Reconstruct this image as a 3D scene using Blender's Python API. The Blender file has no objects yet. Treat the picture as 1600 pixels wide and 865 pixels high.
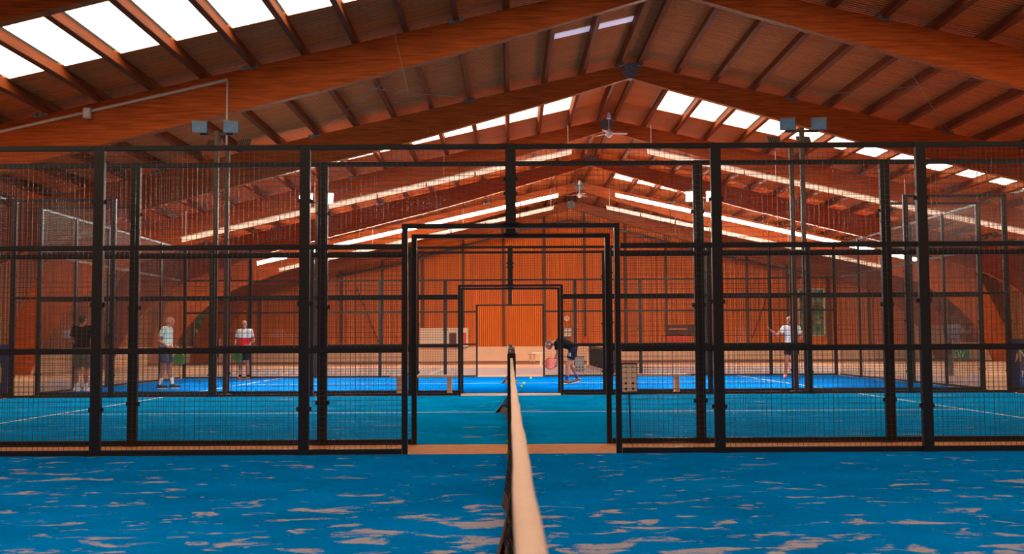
import bpy, bmesh, math, random
from mathutils import Vector, Matrix
random.seed(7)
PI = math.pi
scene = bpy.context.scene
COL = scene.collection

# ------------------------------------------------------------------ camera, world, exposure
CAM_H = 1.074
cam_d = bpy.data.cameras.new('camera')
cam_d.sensor_width = 36.0
cam_d.lens = 1655.0 / 1600.0 * 36.0
cam_d.clip_start = 0.05
cam_d.clip_end = 300
cam_d.dof.use_dof = True
cam_d.dof.focus_distance = 18.0
cam_d.dof.aperture_fstop = 8.0
cam = bpy.data.objects.new('camera', cam_d)
COL.objects.link(cam)
PITCH = math.atan(101.0 / 1655.0)
YAW = math.atan(4.0 / 1655.0)
ROLL = -0.0055
cam.matrix_world = Matrix.Translation((0, 0, CAM_H)) @ Matrix.Rotation(-YAW, 4, 'Z') @ Matrix.Rotation(PI / 2 + PITCH, 4, 'X') @ Matrix.Rotation(ROLL, 4, 'Z')
scene.camera = cam

world = bpy.data.worlds.new('world')
scene.world = world
world.use_nodes = True
world.node_tree.nodes['Background'].inputs[0].default_value = (1.0, 0.80, 0.62, 1)
world.node_tree.nodes['Background'].inputs[1].default_value = 0.10

scene.view_settings.view_transform = 'Standard'
scene.view_settings.look = 'None'
scene.view_settings.exposure = 0.12
scene.view_settings.gamma = 1.0
scene.view_settings.use_curve_mapping = False

SKY_STRENGTH = 4.2          # daylight through the roof lights
FLOOD_POWER = 1350.0         # lit floodlights
TUBE_BRIGHT = 100.0
TUBE_DIM = 0.92

# ------------------------------------------------------------------ materials
def mat(name, col, rough=0.6, metal=0.0, var=0.0, scale=8.0, stretch=(1, 1, 1), bump=0.0, spec=0.5, emit=None, strength=0.0, trans=0.0):
    m = bpy.data.materials.new(name)
    m.use_nodes = True
    nt = m.node_tree
    b = nt.nodes['Principled BSDF']
    b.inputs['Base Color'].default_value = (*col, 1)
    b.inputs['Roughness'].default_value = rough
    b.inputs['Metallic'].default_value = metal
    b.inputs['Specular IOR Level'].default_value = spec
    if emit:
        b.inputs['Emission Color'].default_value = (*emit, 1)
        b.inputs['Emission Strength'].default_value = strength
    if var or bump:
        tc = nt.nodes.new('ShaderNodeTexCoord')
        mp = nt.nodes.new('ShaderNodeMapping')
        mp.inputs['Scale'].default_value = stretch
        nz = nt.nodes.new('ShaderNodeTexNoise')
        nz.inputs['Scale'].default_value = scale
        nz.inputs['Detail'].default_value = 5
        nt.links.new(tc.outputs['Object'], mp.inputs[0])
        nt.links.new(mp.outputs[0], nz.inputs['Vector'])
        if var:
            cr = nt.nodes.new('ShaderNodeValToRGB')
            cr.color_ramp.elements[0].position = 0.3
            cr.color_ramp.elements[1].position = 0.7
            cr.color_ramp.elements[0].color = (*[c * (1 - var) for c in col], 1)
            cr.color_ramp.elements[1].color = (*[min(1, c * (1 + var)) for c in col], 1)
            nt.links.new(nz.outputs['Fac'], cr.inputs[0])
            nt.links.new(cr.outputs[0], b.inputs['Base Color'])
        if bump:
            bp = nt.nodes.new('ShaderNodeBump')
            bp.inputs['Strength'].default_value = bump
            bp.inputs['Distance'].default_value = 0.01
            nt.links.new(nz.outputs['Fac'], bp.inputs['Height'])
            nt.links.new(bp.outputs[0], b.inputs['Normal'])
    return m

def carpet(name, col, sand, thr, scale, ygrad=0.0):
    """blue artificial turf with drifts of loose sand"""
    m = bpy.data.materials.new(name)
    m.use_nodes = True
    nt = m.node_tree
    N, L = nt.nodes, nt.links
    N.remove(N['Principled BSDF'])
    b = N.new('ShaderNodeBsdfDiffuse')
    L.new(b.outputs[0], N['Material Output'].inputs[0])
    tc = N.new('ShaderNodeTexCoord')
    def noise(sc, det, rough=0.5, stretch=(1, 1, 1), dist=0.0):
        mp = N.new('ShaderNodeMapping'); mp.inputs['Scale'].default_value = stretch
        n = N.new('ShaderNodeTexNoise'); n.inputs['Scale'].default_value = sc
        n.inputs['Detail'].default_value = det; n.inputs['Roughness'].default_value = rough
        n.inputs['Distortion'].default_value = dist
        L.new(tc.outputs['Object'], mp.inputs[0]); L.new(mp.outputs[0], n.inputs['Vector'])
        return n.outputs['Fac']
    def mth(op, a, bb, cc=None):
        n = N.new('ShaderNodeMath'); n.operation = op
        for i, v in enumerate((a, bb, cc)):
            if v is None: continue
            if isinstance(v, (int, float)): n.inputs[i].default_value = v
            else: L.new(v, n.inputs[i])
        return n.outputs[0]
    big = noise(0.28, 2)
    mid = noise(scale, 7, 0.62, (0.6, 1, 1), 0.5)
    fine = noise(90, 3, 0.7)
    t = mth('ADD', mid, mth('MULTIPLY_ADD', big, 0.26, -0.13))
    t = mth('ADD', t, mth('MULTIPLY_ADD', fine, 0.10, -0.05))
    if ygrad:      # more loose sand away from the fence
        sp = N.new('ShaderNodeSeparateXYZ'); L.new(tc.outputs['Object'], sp.inputs[0])
        t = mth('SUBTRACT', t, mth('MULTIPLY', mth('SUBTRACT', sp.outputs[1], 6.5), ygrad))
    rp = N.new('ShaderNodeMapRange')
    rp.inputs['From Min'].default_value = thr
    rp.inputs['From Max'].default_value = thr + 0.05
    L.new(t, rp.inputs['Value'])
    f2 = mth('MULTIPLY', rp.outputs[0], mth('MULTIPLY_ADD', fine, 0.7, 0.3))
    cr = N.new('ShaderNodeValToRGB')
    cr.color_ramp.elements[0].position = 0.3; cr.color_ramp.elements[1].position = 0.7
    cr.color_ramp.elements[0].color = (*[c * 0.82 for c in col], 1)
    cr.color_ramp.elements[1].color = (*[c * 1.15 for c in col], 1)
    L.new(noise(1.1, 4), cr.inputs[0])
    mx = N.new('ShaderNodeMix'); mx.data_type = 'RGBA'
    L.new(f2, mx.inputs[0]); L.new(cr.outputs[0], mx.inputs[6]); mx.inputs[7].default_value = (*sand, 1)
    L.new(mx.outputs[2], b.inputs['Color'])
    bp = N.new('ShaderNodeBump'); bp.inputs['Strength'].default_value = 0.35; bp.inputs['Distance'].default_value = 0.004
    L.new(noise(300, 2), bp.inputs['Height']); L.new(bp.outputs[0], b.inputs['Normal'])
    return m

def glass_mat(name, tint, dust):
    m = bpy.data.materials.new(name)
    m.use_nodes = True
    nt = m.node_tree
    nt.nodes.clear()
    out = nt.nodes.new('ShaderNodeOutputMaterial')
    tr = nt.nodes.new('ShaderNodeBsdfTransparent'); tr.inputs[0].default_value = (*tint, 1)
    gl = nt.nodes.new('ShaderNodeBsdfGlossy'); gl.inputs['Roughness'].default_value = 0.02
    fr = nt.nodes.new('ShaderNodeFresnel'); fr.inputs[0].default_value = 1.5
    mx = nt.nodes.new('ShaderNodeMixShader')
    ge = nt.nodes.new('ShaderNodeNewGeometry')
    iv = nt.nodes.new('ShaderNodeMath'); iv.operation = 'SUBTRACT'; iv.inputs[0].default_value = 1.0
    ml = nt.nodes.new('ShaderNodeMath'); ml.operation = 'MULTIPLY'
    nt.links.new(ge.outputs['Backfacing'], iv.inputs[1]); nt.links.new(iv.outputs[0], ml.inputs[0]); nt.links.new(fr.outputs[0], ml.inputs[1])
    nt.links.new(ml.outputs[0], mx.inputs[0]); nt.links.new(tr.outputs[0], mx.inputs[1]); nt.links.new(gl.outputs[0], mx.inputs[2])
    df = nt.nodes.new('ShaderNodeBsdfDiffuse'); df.inputs[0].default_value = (0.6, 0.55, 0.48, 1)   # dust film
    m2 = nt.nodes.new('ShaderNodeMixShader'); m2.inputs[0].default_value = dust
    nt.links.new(mx.outputs[0], m2.inputs[1]); nt.links.new(df.outputs[0], m2.inputs[2])
    nt.links.new(m2.outputs[0], out.inputs[0])
    return m

M = {}
M['wood'] = mat('glulam', (0.41, 0.080, 0.011), 0.6, var=0.38, scale=3.0, stretch=(0.5, 6, 9), bump=0.15, spec=0.12)
M['purlin'] = mat('purlin_wood', (0.20, 0.042, 0.008), 0.7, var=0.3, scale=4, stretch=(6, 0.4, 6), spec=0.1)
M['deck'] = mat('roof_sheet', (0.58, 0.155, 0.036), 0.8, var=0.16, scale=1.2, stretch=(0.5, 5, 1), spec=0.1)
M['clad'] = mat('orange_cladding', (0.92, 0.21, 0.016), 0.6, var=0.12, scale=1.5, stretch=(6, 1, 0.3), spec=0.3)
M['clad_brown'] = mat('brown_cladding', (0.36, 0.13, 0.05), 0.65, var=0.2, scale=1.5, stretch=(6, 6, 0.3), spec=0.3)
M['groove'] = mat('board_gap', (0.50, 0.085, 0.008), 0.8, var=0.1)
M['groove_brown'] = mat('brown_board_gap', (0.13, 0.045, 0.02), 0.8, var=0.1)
M['wallbase'] = mat('pale_plinth', (0.86, 0.55, 0.36), 0.8, var=0.05, scale=2)
M['cream'] = mat('cream_paint', (0.86, 0.66, 0.50), 0.6, var=0.04, scale=6)
M['wallpost'] = mat('dark_wall_post', (0.11, 0.035, 0.015), 0.6, var=0.2)
M['concrete'] = mat('beige_concrete', (0.62, 0.36, 0.22), 0.7, var=0.12, scale=2.5, bump=0.1)
M['terracotta'] = mat('orange_brown_paving', (0.66, 0.23, 0.06), 0.75, var=0.15, scale=7, bump=0.1)
M['strip_shade'] = mat('painted_floor_shade', (0.26, 0.13, 0.085), 0.7, var=0.1, scale=3)  # brown tone that stands for shade on the far concrete
M['lavender'] = mat('grey_violet_court', (0.36, 0.27, 0.30), 0.6, var=0.08, scale=2)
M['line'] = mat('line_white', (0.78, 0.80, 0.78), 0.7, var=0.08, scale=20)
M['blue1'] = carpet('blue_turf_sanded', (0.0, 0.20, 0.62), (0.60, 0.46, 0.38), 0.560, 5.0, 0.020)
M['blue2'] = carpet('blue_turf_middle', (0.0, 0.30, 0.74), (0.35, 0.38, 0.36), 0.63, 2.6)
M['blue3'] = carpet('blue_turf_far', (0.0, 0.19, 0.74), (0.30, 0.42, 0.50), 0.70, 2.6)
M['steel'] = mat('black_powder_coat', (0.012, 0.009, 0.008), 0.38, var=0.3, scale=30, spec=0.5)
M['wire'] = mat('wire_steel', (0.06, 0.05, 0.045), 0.3, metal=0.3, spec=0.6, var=0.15, scale=40)
M['grey'] = mat('galvanised_steel', (0.20, 0.19, 0.19), 0.45, metal=0.6, var=0.25, scale=12)
M['conduit'] = mat('grey_plastic_conduit', (0.62, 0.50, 0.44), 0.5, var=0.05)
M['pole'] = mat('brown_pole_paint', (0.065, 0.034, 0.017), 0.4, var=0.2, scale=8)
M['rope'] = mat('steel_cable', (0.25, 0.17, 0.13), 0.5, metal=0.5, var=0.1)
M['tape'] = mat('net_tape', (0.95, 0.70, 0.58), 0.85, var=0.05, scale=30, bump=0.3)
M['netcord'] = mat('net_cord', (0.035, 0.018, 0.012), 0.8, var=0.2, scale=60)
M['hem'] = mat('net_hem', (0.085, 0.04, 0.025), 0.8, var=0.25, scale=20)
M['glass'] = glass_mat('safety_glass', (0.985, 0.99, 0.985), 0.006)
M['glass_dusty'] = glass_mat('dusty_safety_glass', (0.88, 0.89, 0.87), 0.035)
M['skylight'] = mat('lit_roof_light', (0.9, 0.88, 0.85), 0.5, emit=(1.0, 0.78, 0.55), strength=SKY_STRENGTH, var=0.02, scale=3)
M['skylight_dull'] = mat('shaded_roof_light', (0.6, 0.55, 0.6), 0.5, emit=(0.72, 0.60, 0.68), strength=0.42, var=0.02)
M['tube_on'] = mat('tube_lit', (1, 1, 1), 0.4, emit=(1.0, 0.88, 0.76), strength=TUBE_BRIGHT, var=0.01)
M['tube_dim'] = mat('tube_low', (0.3, 0.25, 0.2), 0.4, emit=(1.0, 0.60, 0.42), strength=TUBE_DIM, var=0.01)
M['lens_on'] = mat('flood_lens_lit', (1, 1, 1), 0.2, emit=(1.0, 0.86, 0.70), strength=160.0, var=0.01)
M['lens_off'] = mat('flood_lens_unlit', (0.26, 0.33, 0.40), 0.12, spec=0.9, var=0.15, scale=6)
M['lamp_body'] = mat('lamp_body', (0.10, 0.06, 0.045), 0.35, var=0.1)
M['white'] = mat('white_enamel', (0.80, 0.74, 0.68), 0.4, var=0.04)
M['beige'] = mat('beige_bench_paint', (0.82, 0.56, 0.40), 0.6, var=0.06, scale=10)
M['board_cream'] = mat('cream_table', (0.92, 0.82, 0.68), 0.5, var=0.03)
M['board'] = mat('score_board_white', (0.80, 0.62, 0.50), 0.5, var=0.05)
M['black'] = mat('black_plastic', (0.012, 0.011, 0.011), 0.5, var=0.2)
M['red'] = mat('red_print', (0.75, 0.07, 0.03), 0.6, var=0.05)
M['banner'] = mat('navy_banner', (0.008, 0.022, 0.12), 0.5, var=0.1, scale=4)
M['ink_white'] = mat('white_print', (0.85, 0.82, 0.80), 0.6, var=0.03)
M['ink_yellow'] = mat('yellow_print', (0.85, 0.42, 0.02), 0.6, var=0.03)
M['skin'] = mat('skin', (0.52, 0.21, 0.13), 0.5, var=0.08, scale=20)
M['skin_red'] = mat('skin_flushed', (0.55, 0.19, 0.12), 0.5, var=0.08, scale=20)
M['hair'] = mat('grey_brown_hair', (0.11, 0.052, 0.026), 0.7, var=0.3, scale=60)
M['hair_grey'] = mat('pale_grey_hair', (0.45, 0.34, 0.28), 0.7, var=0.2, scale=60)
M['hair_dark'] = mat('dark_hair', (0.05, 0.035, 0.025), 0.7, var=0.3, scale=60)
M['cloth_white'] = mat('white_cloth', (0.82, 0.80, 0.78), 0.9, spec=0.1, var=0.04, scale=12)
M['cloth_mint'] = mat('pale_mint_cloth', (0.66, 0.80, 0.72), 0.9, spec=0.1, var=0.08, scale=12)
M['cloth_red'] = mat('red_cloth', (0.72, 0.02, 0.025), 0.9, spec=0.1, var=0.06, scale=12)
M['cloth_black'] = mat('black_cloth', (0.009, 0.008, 0.009), 0.9, spec=0.1, var=0.2, scale=12)
M['cloth_navy'] = mat('navy_cloth', (0.011, 0.012, 0.026), 0.9, spec=0.1, var=0.2, scale=12)
M['cloth_slate'] = mat('slate_cloth', (0.075, 0.080, 0.115), 0.9, spec=0.1, var=0.15, scale=12)
M['cloth_khaki'] = mat('khaki_cloth', (0.16, 0.13, 0.095), 0.9, spec=0.1, var=0.15, scale=12)
M['sock_blue'] = mat('blue_sock', (0.01, 0.02, 0.30), 0.85, var=0.1)
M['shoe_brown'] = mat('brown_shoe', (0.20, 0.09, 0.05), 0.6, var=0.2, scale=20)
M['shoe_black'] = mat('black_shoe', (0.025, 0.020, 0.020), 0.6, var=0.2, scale=20)
M['shoe_pink'] = mat('pink_shoe', (0.85, 0.28, 0.26), 0.6, var=0.1, scale=20)
M['green_sign'] = mat('green_sign_paint', (0.05, 0.42, 0.26), 0.5, var=0.05)
M['eye'] = mat('eye_dark', (0.03, 0.02, 0.015), 0.2, var=0.05)
M['lips'] = mat('lips', (0.45, 0.12, 0.09), 0.5, var=0.05)
M['racket_red'] = mat('racket_red', (0.62, 0.015, 0.012), 0.4, var=0.1, scale=12)
M['racket_pink'] = mat('racket_pink', (0.80, 0.20, 0.15), 0.4, var=0.1, scale=12)
M['racket_green'] = mat('racket_green', (0.03, 0.10, 0.012), 0.4, var=0.25, scale=14)
M['racket_lime'] = mat('racket_lime', (0.11, 0.24, 0.03), 0.4, var=0.15, scale=14)
M['ball'] = mat('tennis_felt', (0.52, 0.85, 0.10), 0.9, var=0.1, scale=60, bump=0.4)
M['ball_amber'] = mat('amber_felt', (0.85, 0.62, 0.06), 0.9, var=0.1, scale=60, bump=0.4)
M['leaf'] = mat('hedge_leaf', (0.12, 0.26, 0.05), 0.7, var=0.5, scale=9)
M['render_wall'] = mat('pale_render', (0.6, 0.5, 0.35), 0.8, var=0.1)

# ------------------------------------------------------------------ helpers
def link(o, parent=None):
    COL.objects.link(o)
    if parent is not None:
        o.parent = parent
    return o

def tag(o, label=None, cat=None, group=None, kind=None):
    if label: o['label'] = label
    if cat: o['category'] = cat
    if group: o['group'] = group
    if kind: o['kind'] = kind
    return o

def thing(name, label, cat, loc=(0, 0, 0), rz=0.0, group=None, kind=None):
    o = bpy.data.objects.new(name, None)
    o.empty_display_size = 0.2
    o.location = loc
    o.rotation_euler = (0, 0, rz)
    COL.objects.link(o)
    return tag(o, label, cat, group, kind)

def frame_of(d):
    d = d.normalized()
    up = Vector((0, 0, 1)) if abs(d.z) < 0.95 else Vector((0, 1, 0))
    a = d.cross(up).normalized()
    return a, a.cross(d).normalized()

class MB:
    def __init__(s):
        s.v, s.f, s.mi = [], [], []
    def add(s, vs, fs, mi=0):
        n = len(s.v)
        s.v += [tuple(v) for v in vs]
        s.f += [tuple(i + n for i in f) for f in fs]
        s.mi += [mi] * len(fs)
        return s
    def box(s, x0, x1, y0, y1, z0, z1, mi=0):
        vs = [(x, y, z) for z in (z0, z1) for y in (y0, y1) for x in (x0, x1)]
        return s.add(vs, [(0, 2, 3, 1), (4, 5, 7, 6), (0, 1, 5, 4), (2, 6, 7, 3), (0, 4, 6, 2), (1, 3, 7, 5)], mi)
    def cbox(s, c, sz, mi=0):
        return s.box(c[0] - sz[0] / 2, c[0] + sz[0] / 2, c[1] - sz[1] / 2, c[1] + sz[1] / 2, c[2] - sz[2] / 2, c[2] + sz[2] / 2, mi)
    def bevel_box(s, x0, x1, y0, y1, z0, z1, r=0.006, mi=0):
        bm = bmesh.new()
        bmesh.ops.create_cube(bm, size=1)
        for v in bm.verts:
            v.co = Vector(((x0 + x1) / 2 + v.co.x * (x1 - x0), (y0 + y1) / 2 + v.co.y * (y1 - y0), (z0 + z1) / 2 + v.co.z * (z1 - z0)))
        bmesh.ops.bevel(bm, geom=list(bm.edges), offset=r, segments=1, affect='EDGES')
        bm.verts.index_update()
        s.add([v.co.copy() for v in bm.verts], [[v.index for v in f.verts] for f in bm.faces], mi)
        bm.free()
        return s
    def tube(s, p0, p1, r0, r1=None, n=8, caps=True, mi=0):
        p0, p1 = Vector(p0), Vector(p1)
        if r1 is None: r1 = r0
        a, b = frame_of(p1 - p0)
        vs = []
        for p, r in ((p0, r0), (p1, r1)):
            for i in range(n):
                t = 2 * PI * i / n
                vs.append(p + a * math.cos(t) * r + b * math.sin(t) * r)
        fs = [(i, (i + 1) % n, n + (i + 1) % n, n + i) for i in range(n)]
        if caps:
            fs += [tuple(range(n - 1, -1, -1)), tuple(range(n, 2 * n))]
        return s.add(vs, fs, mi)
    def path(s, pts, r, n=8, mi=0):
        pts = [Vector(p) for p in pts]
        vs = []
        for k, p in enumerate(pts):
            d = pts[min(k + 1, len(pts) - 1)] - pts[max(k - 1, 0)]
            a, b = frame_of(d)
            for i in range(n):
                t = 2 * PI * i / n
                vs.append(p + a * math.cos(t) * r + b * math.sin(t) * r)
        fs = []
        for k in range(len(pts) - 1):
            fs += [(k * n + i, k * n + (i + 1) % n, (k + 1) * n + (i + 1) % n, (k + 1) * n + i) for i in range(n)]
        fs += [tuple(range(n - 1, -1, -1)), tuple(range((len(pts) - 1) * n, len(pts) * n))]
        return s.add(vs, fs, mi)
    def sphere(s, c, r, n=12, m=8, mi=0, rot=None):
        if not hasattr(r, '__len__'): r = (r, r, r)
        c = Vector(c)
        vs = [Vector((0, 0, r[2]))]
        for j in range(1, m):
            ph = PI * j / m
            for i in range(n):
                t = 2 * PI * i / n
                vs.append(Vector((r[0] * math.sin(ph) * math.cos(t), r[1] * math.sin(ph) * math.sin(t), r[2] * math.cos(ph))))
        vs.append(Vector((0, 0, -r[2])))
        if rot is not None: vs = [rot @ v for v in vs]
        vs = [v + c for v in vs]
        fs = [(0, 1 + i, 1 + (i + 1) % n) for i in range(n)]
        for j in range(m - 2):
            a = 1 + j * n
            fs += [(a + i, a + n + i, a + n + (i + 1) % n, a + (i + 1) % n) for i in range(n)]
        a = 1 + (m - 2) * n
        L = len(vs) - 1
        fs += [(a + i, L, a + (i + 1) % n) for i in range(n)]
        return s.add(vs, fs, mi)
    def capsule(s, p0, p1, r0, r1, n=12):
        s.tube(p0, p1, r0, r1, n)
        s.sphere(p0, r0 * 0.999, n, 8)
        s.sphere(p1, r1 * 0.999, n, 8)
        return s
    def loft(s, rings, n=20):
        """rings: (centre, side axis, fore axis, half width, half depth)"""
        vs = []
        for c, a, b, rx, ry in rings:
            for i in range(n):
                t = 2 * PI * i / n
                vs.append(Vector(c) + Vector(a) * math.cos(t) * rx + Vector(b) * math.sin(t) * ry)
        fs = []
        for k in range(len(rings) - 1):
            fs += [(k * n + i, k * n + (i + 1) % n, (k + 1) * n + (i + 1) % n, (k + 1) * n + i) for i in range(n)]
        fs += [tuple(range(n - 1, -1, -1)), tuple(range((len(rings) - 1) * n, len(rings) * n))]
        return s.add(vs, fs)
    def mesh(s, name, mats, smooth=False):
        me = bpy.data.meshes.new(name)
        me.from_pydata(s.v, [], s.f)
        if not isinstance(mats, (list, tuple)): mats = [mats]
        for m in mats: me.materials.append(m)
        if len(mats) > 1:
            me.polygons.foreach_set('material_index', s.mi)
        if smooth:
            me.polygons.foreach_set('use_smooth', [True] * len(me.polygons))
        me.update()
        return me
    def build(s, name, mats, parent=None, smooth=False, loc=None, rot=None):
        o = bpy.data.objects.new(name, s.mesh(name, mats, smooth))
        if loc: o.location = loc
        if rot: o.rotation_euler = rot
        return link(o, parent)

def inst(name, me, parent, loc, rot=None, scale=None):
    o = bpy.data.objects.new(name, me)
    o.location = loc
    if rot: o.rotation_euler = rot
    if scale: o.scale = scale
    return link(o, parent)

def copy_tree(o, parent=None):
    c = o.copy()
    COL.objects.link(c)
    if parent is not None: c.parent = parent
    for ch in [x for x in o.children]:
        copy_tree(ch, c)
    return c

def text_mesh(body, size, depth=0.002):
    cu = bpy.data.curves.new('lettering', 'FONT')
    cu.body = body
    cu.size = size
    cu.extrude = depth
    t = bpy.data.objects.new('lettering', cu)
    COL.objects.link(t)
    bpy.context.view_layer.update()
    me = bpy.data.meshes.new_from_object(t.evaluated_get(bpy.context.evaluated_depsgraph_get()))
    bpy.data.objects.remove(t)
    return me

# ------------------------------------------------------------------ layout constants
X0 = 0.016                      # centre line of the courts
F = [10.25, 11.25, 21.3, 22.5, 32.6]     # the five long fences
AX, SL = 3.5, 0.226             # ridge line x, roof slope
ZTOP = 9.02                     # top of glulam at the ridge
FR = [15.0, 22.53, 30.06, 37.6, 45.13, 52.66, 59.75]
HALF = 21.5
BACK = 60.3

# ------------------------------------------------------------------ floor
fl = MB().box(-24, 30, -8, 64, -0.2, -0.012).build('floor', M['concrete'])
tag(fl, kind='structure')
MB().box(-10.1 + X0, 10.1 + X0, F[0] + 0.03, F[1] - 0.03, -0.012, 0.0).build('paving_strip', M['terracotta'], fl)
MB().box(-11, 13, 35.5, 44.4, -0.012, -0.002).build('grey_court_surface', M['lavender'], fl)
MB().box(-18.0, 24.8, 50.5, 58.6, -0.012, -0.004).build('floor_shade_strip', M['strip_shade'], fl)  # shade before the back wall, painted as a dark band on the floor
for xl in (-2.7, 9.9):
    MB().box(xl - 0.03, xl + 0.03, 35.7, 44.2, -0.002, 0.001).build('court_line', M['line'], fl)
def court(y0, y1, m, lines=True, name='court_carpet'):
    c = MB().box(X0 - 10, X0 + 10, y0, y1, -0.012, 0.004).build(name, m, fl)
    if not lines: return
    yc = (y0 + y1) / 2
    MB().box(X0 - 6.95, X0 + 6.95, yc - 0.025, yc + 0.025, 0.004, 0.006).build('court_line', M['line'], c)
    for s in (-1, 1):
        MB().box(X0 + s * 6.95 - 0.025, X0 + s * 6.95 + 0.025, y0 + 0.03, y1 - 0.03, 0.004, 0.006).build('court_line', M['line'], c)
court(0.2, F[0] - 0.03, M['blue1'], lines=False)
court(F[1] + 0.03, F[2] - 0.03, M['blue2'])
court(F[3] + 0.03, F[4] - 0.03, M['blue3'])

# ------------------------------------------------------------------ walls
def cladding(L, z0, ztop_fn, pitch=0.108, depth=0.08):
    """trapezoidal vertical boards along local x, facing -y; top follows ztop_fn(x)"""
    mb = MB()
    n = int(L / pitch)
    p = L / n
    pts = []
    for i in range(n):
        x = i * p
        pts += [(x, 0), (x + p * 0.58, 0), (x + p * 0.62, depth), (x + p * 0.96, depth)]
    pts.append((L, 0))
    vs = []
    for x, y in pts:
        vs += [(x, y, z0), (x, y, ztop_fn(x))]
    for i in range(len(pts) - 1):
        mb.add([vs[2 * i], vs[2 * i + 2], vs[2 * i + 3], vs[2 * i + 1]], [(0, 1, 2, 3)], 1 if i % 4 == 2 else 0)
    mb.box(0, L, depth + 0.001, depth + 0.06, z0, min(ztop_fn(0), ztop_fn(L)))
    return mb
def roof_z(x): return ZTOP + 0.24 - SL * abs(x - AX)

XL, XR = AX - HALF, AX + HALF
wb = thing('wall_back', None, None, kind='structure')
w1x0, w1x1 = -17.9, -16.4      # glazed opening left
w2x0, w2x1 = 16.4, 17.9        # window right
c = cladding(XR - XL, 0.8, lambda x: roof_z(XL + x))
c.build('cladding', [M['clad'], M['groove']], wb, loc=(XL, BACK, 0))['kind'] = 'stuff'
MB().box(XL, XR, BACK - 0.06, BACK - 0.002, -0.01, 0.8).build('plinth', M['wallbase'], wb)
x = XL + 0.9
k = 0
xs = [-4.95 + 2.31 * i for i in range(-5, 13)]
for x in xs:
    MB().bevel_box(x - 0.07, x + 0.07, BACK - 0.12, BACK - 0.005, 0.8, roof_z(x) - 0.3).build('wall_post', M['wallpost'], wb)
for (xa, za, xb, zb) in ((-8.7, 4.2, -7.4, 1.0), (14.9, 4.2, 13.75, 1.2)):
    MB().tube((xa, BACK - 0.16, za), (xb, BACK - 0.16, zb), 0.03).build('brace_rod', M['wallpost'], wb)
gp = []
for u, z in ((13.3, 4.83), (10.1, 5.4), (7.5, 6.1), (5.2, 6.72), (2.6, 7.45), (0, 7.95)):
    gp.append((AX - u, BACK - 0.3, z))
for u, z in ((2.6, 7.45), (5.2, 6.72), (7.5, 6.15), (10.1, 5.5), (13.3, 4.89)):
    gp.append((AX + u, BACK - 0.3, z))
MB().path(gp, 0.07).build('gable_pipe', M['grey'], wb, smooth=True)

def window(name, x0, x1, z0, z1, nx, nz):
    w = thing(name, None, None, kind='structure')
    y = BACK - 0.16
    mb = MB()
    for (a, b, cz, d) in ((x0, x1, z0, z0 + 0.06), (x0, x1, z1 - 0.06, z1)):
        mb.box(a, b, y - 0.03, y + 0.03, cz, d)
    mb.box(x0, x0 + 0.06, y - 0.03, y + 0.03, z0, z1)
    mb.box(x1 - 0.06, x1, y - 0.03, y + 0.03, z0, z1)
    mb.build('window_frame', M['cream'], w)
    dx, dz = (x1 - x0) / nx, (z1 - z0) / nz
    for i in range(nx):
        for j in range(nz):
            MB().box(x0 + i * dx + 0.07, x0 + (i + 1) * dx - 0.02, y - 0.005, y + 0.005, z0 + j * dz + 0.07, z0 + (j + 1) * dz - 0.02).build('pane', M['window_view'], w)
# daylit garden seen as a bright frosted view
def garden_mat():
    m = bpy.data.materials.new('daylit_garden_glass')
    m.use_nodes = True
    N, L = m.node_tree.nodes, m.node_tree.links
    b = N['Principled BSDF']
    tc = N.new('ShaderNodeTexCoord'); nz = N.new('ShaderNodeTexNoise'); nz.inputs['Scale'].default_value = 3.5; nz.inputs['Detail'].default_value = 5
    cr = N.new('ShaderNodeValToRGB')
    cr.color_ramp.elements[0].position = 0.42; cr.color_ramp.elements[0].color = (0.03, 0.05, 0.01, 1)
    cr.color_ramp.elements[1].position = 0.66; cr.color_ramp.elements[1].color = (0.55, 0.62, 0.38, 1)
    e = cr.color_ramp.elements.new(0.52); e.color = (0.16, 0.26, 0.04, 1)
    L.new(tc.outputs['Object'], nz.inputs['Vector']); L.new(nz.outputs['Fac'], cr.inputs[0])
    L.new(cr.outputs[0], b.inputs['Emission Color']); b.inputs['Emission Strength'].default_value = 0.16
    b.inputs['Base Color'].default_value = (0.05, 0.06, 0.05, 1); b.inputs['Roughness'].default_value = 0.15
    return m
M['window_view'] = garden_mat()
window('window_1', w1x0, w1x1, 0.2, 3.0, 2, 3)
window('window_2', w2x0, w2x1, 1.3, 4.0, 2, 3)

SY = -7.6
for nm, X, sgn in (('wall_left', XL, 1), ('wall_right', XR, -1)):
    w = thing(nm, None, None, kind='structure')
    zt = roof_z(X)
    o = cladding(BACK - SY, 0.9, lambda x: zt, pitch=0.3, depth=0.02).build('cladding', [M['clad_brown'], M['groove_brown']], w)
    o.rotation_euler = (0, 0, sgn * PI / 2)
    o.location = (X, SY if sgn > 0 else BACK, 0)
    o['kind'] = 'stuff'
    MB().box(min(X, X + sgn * 0.06), max(X, X + sgn * 0.06), SY, BACK - 0.07, -0.01, 0.9).build('plinth', M['wallbase'], w)

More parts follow.
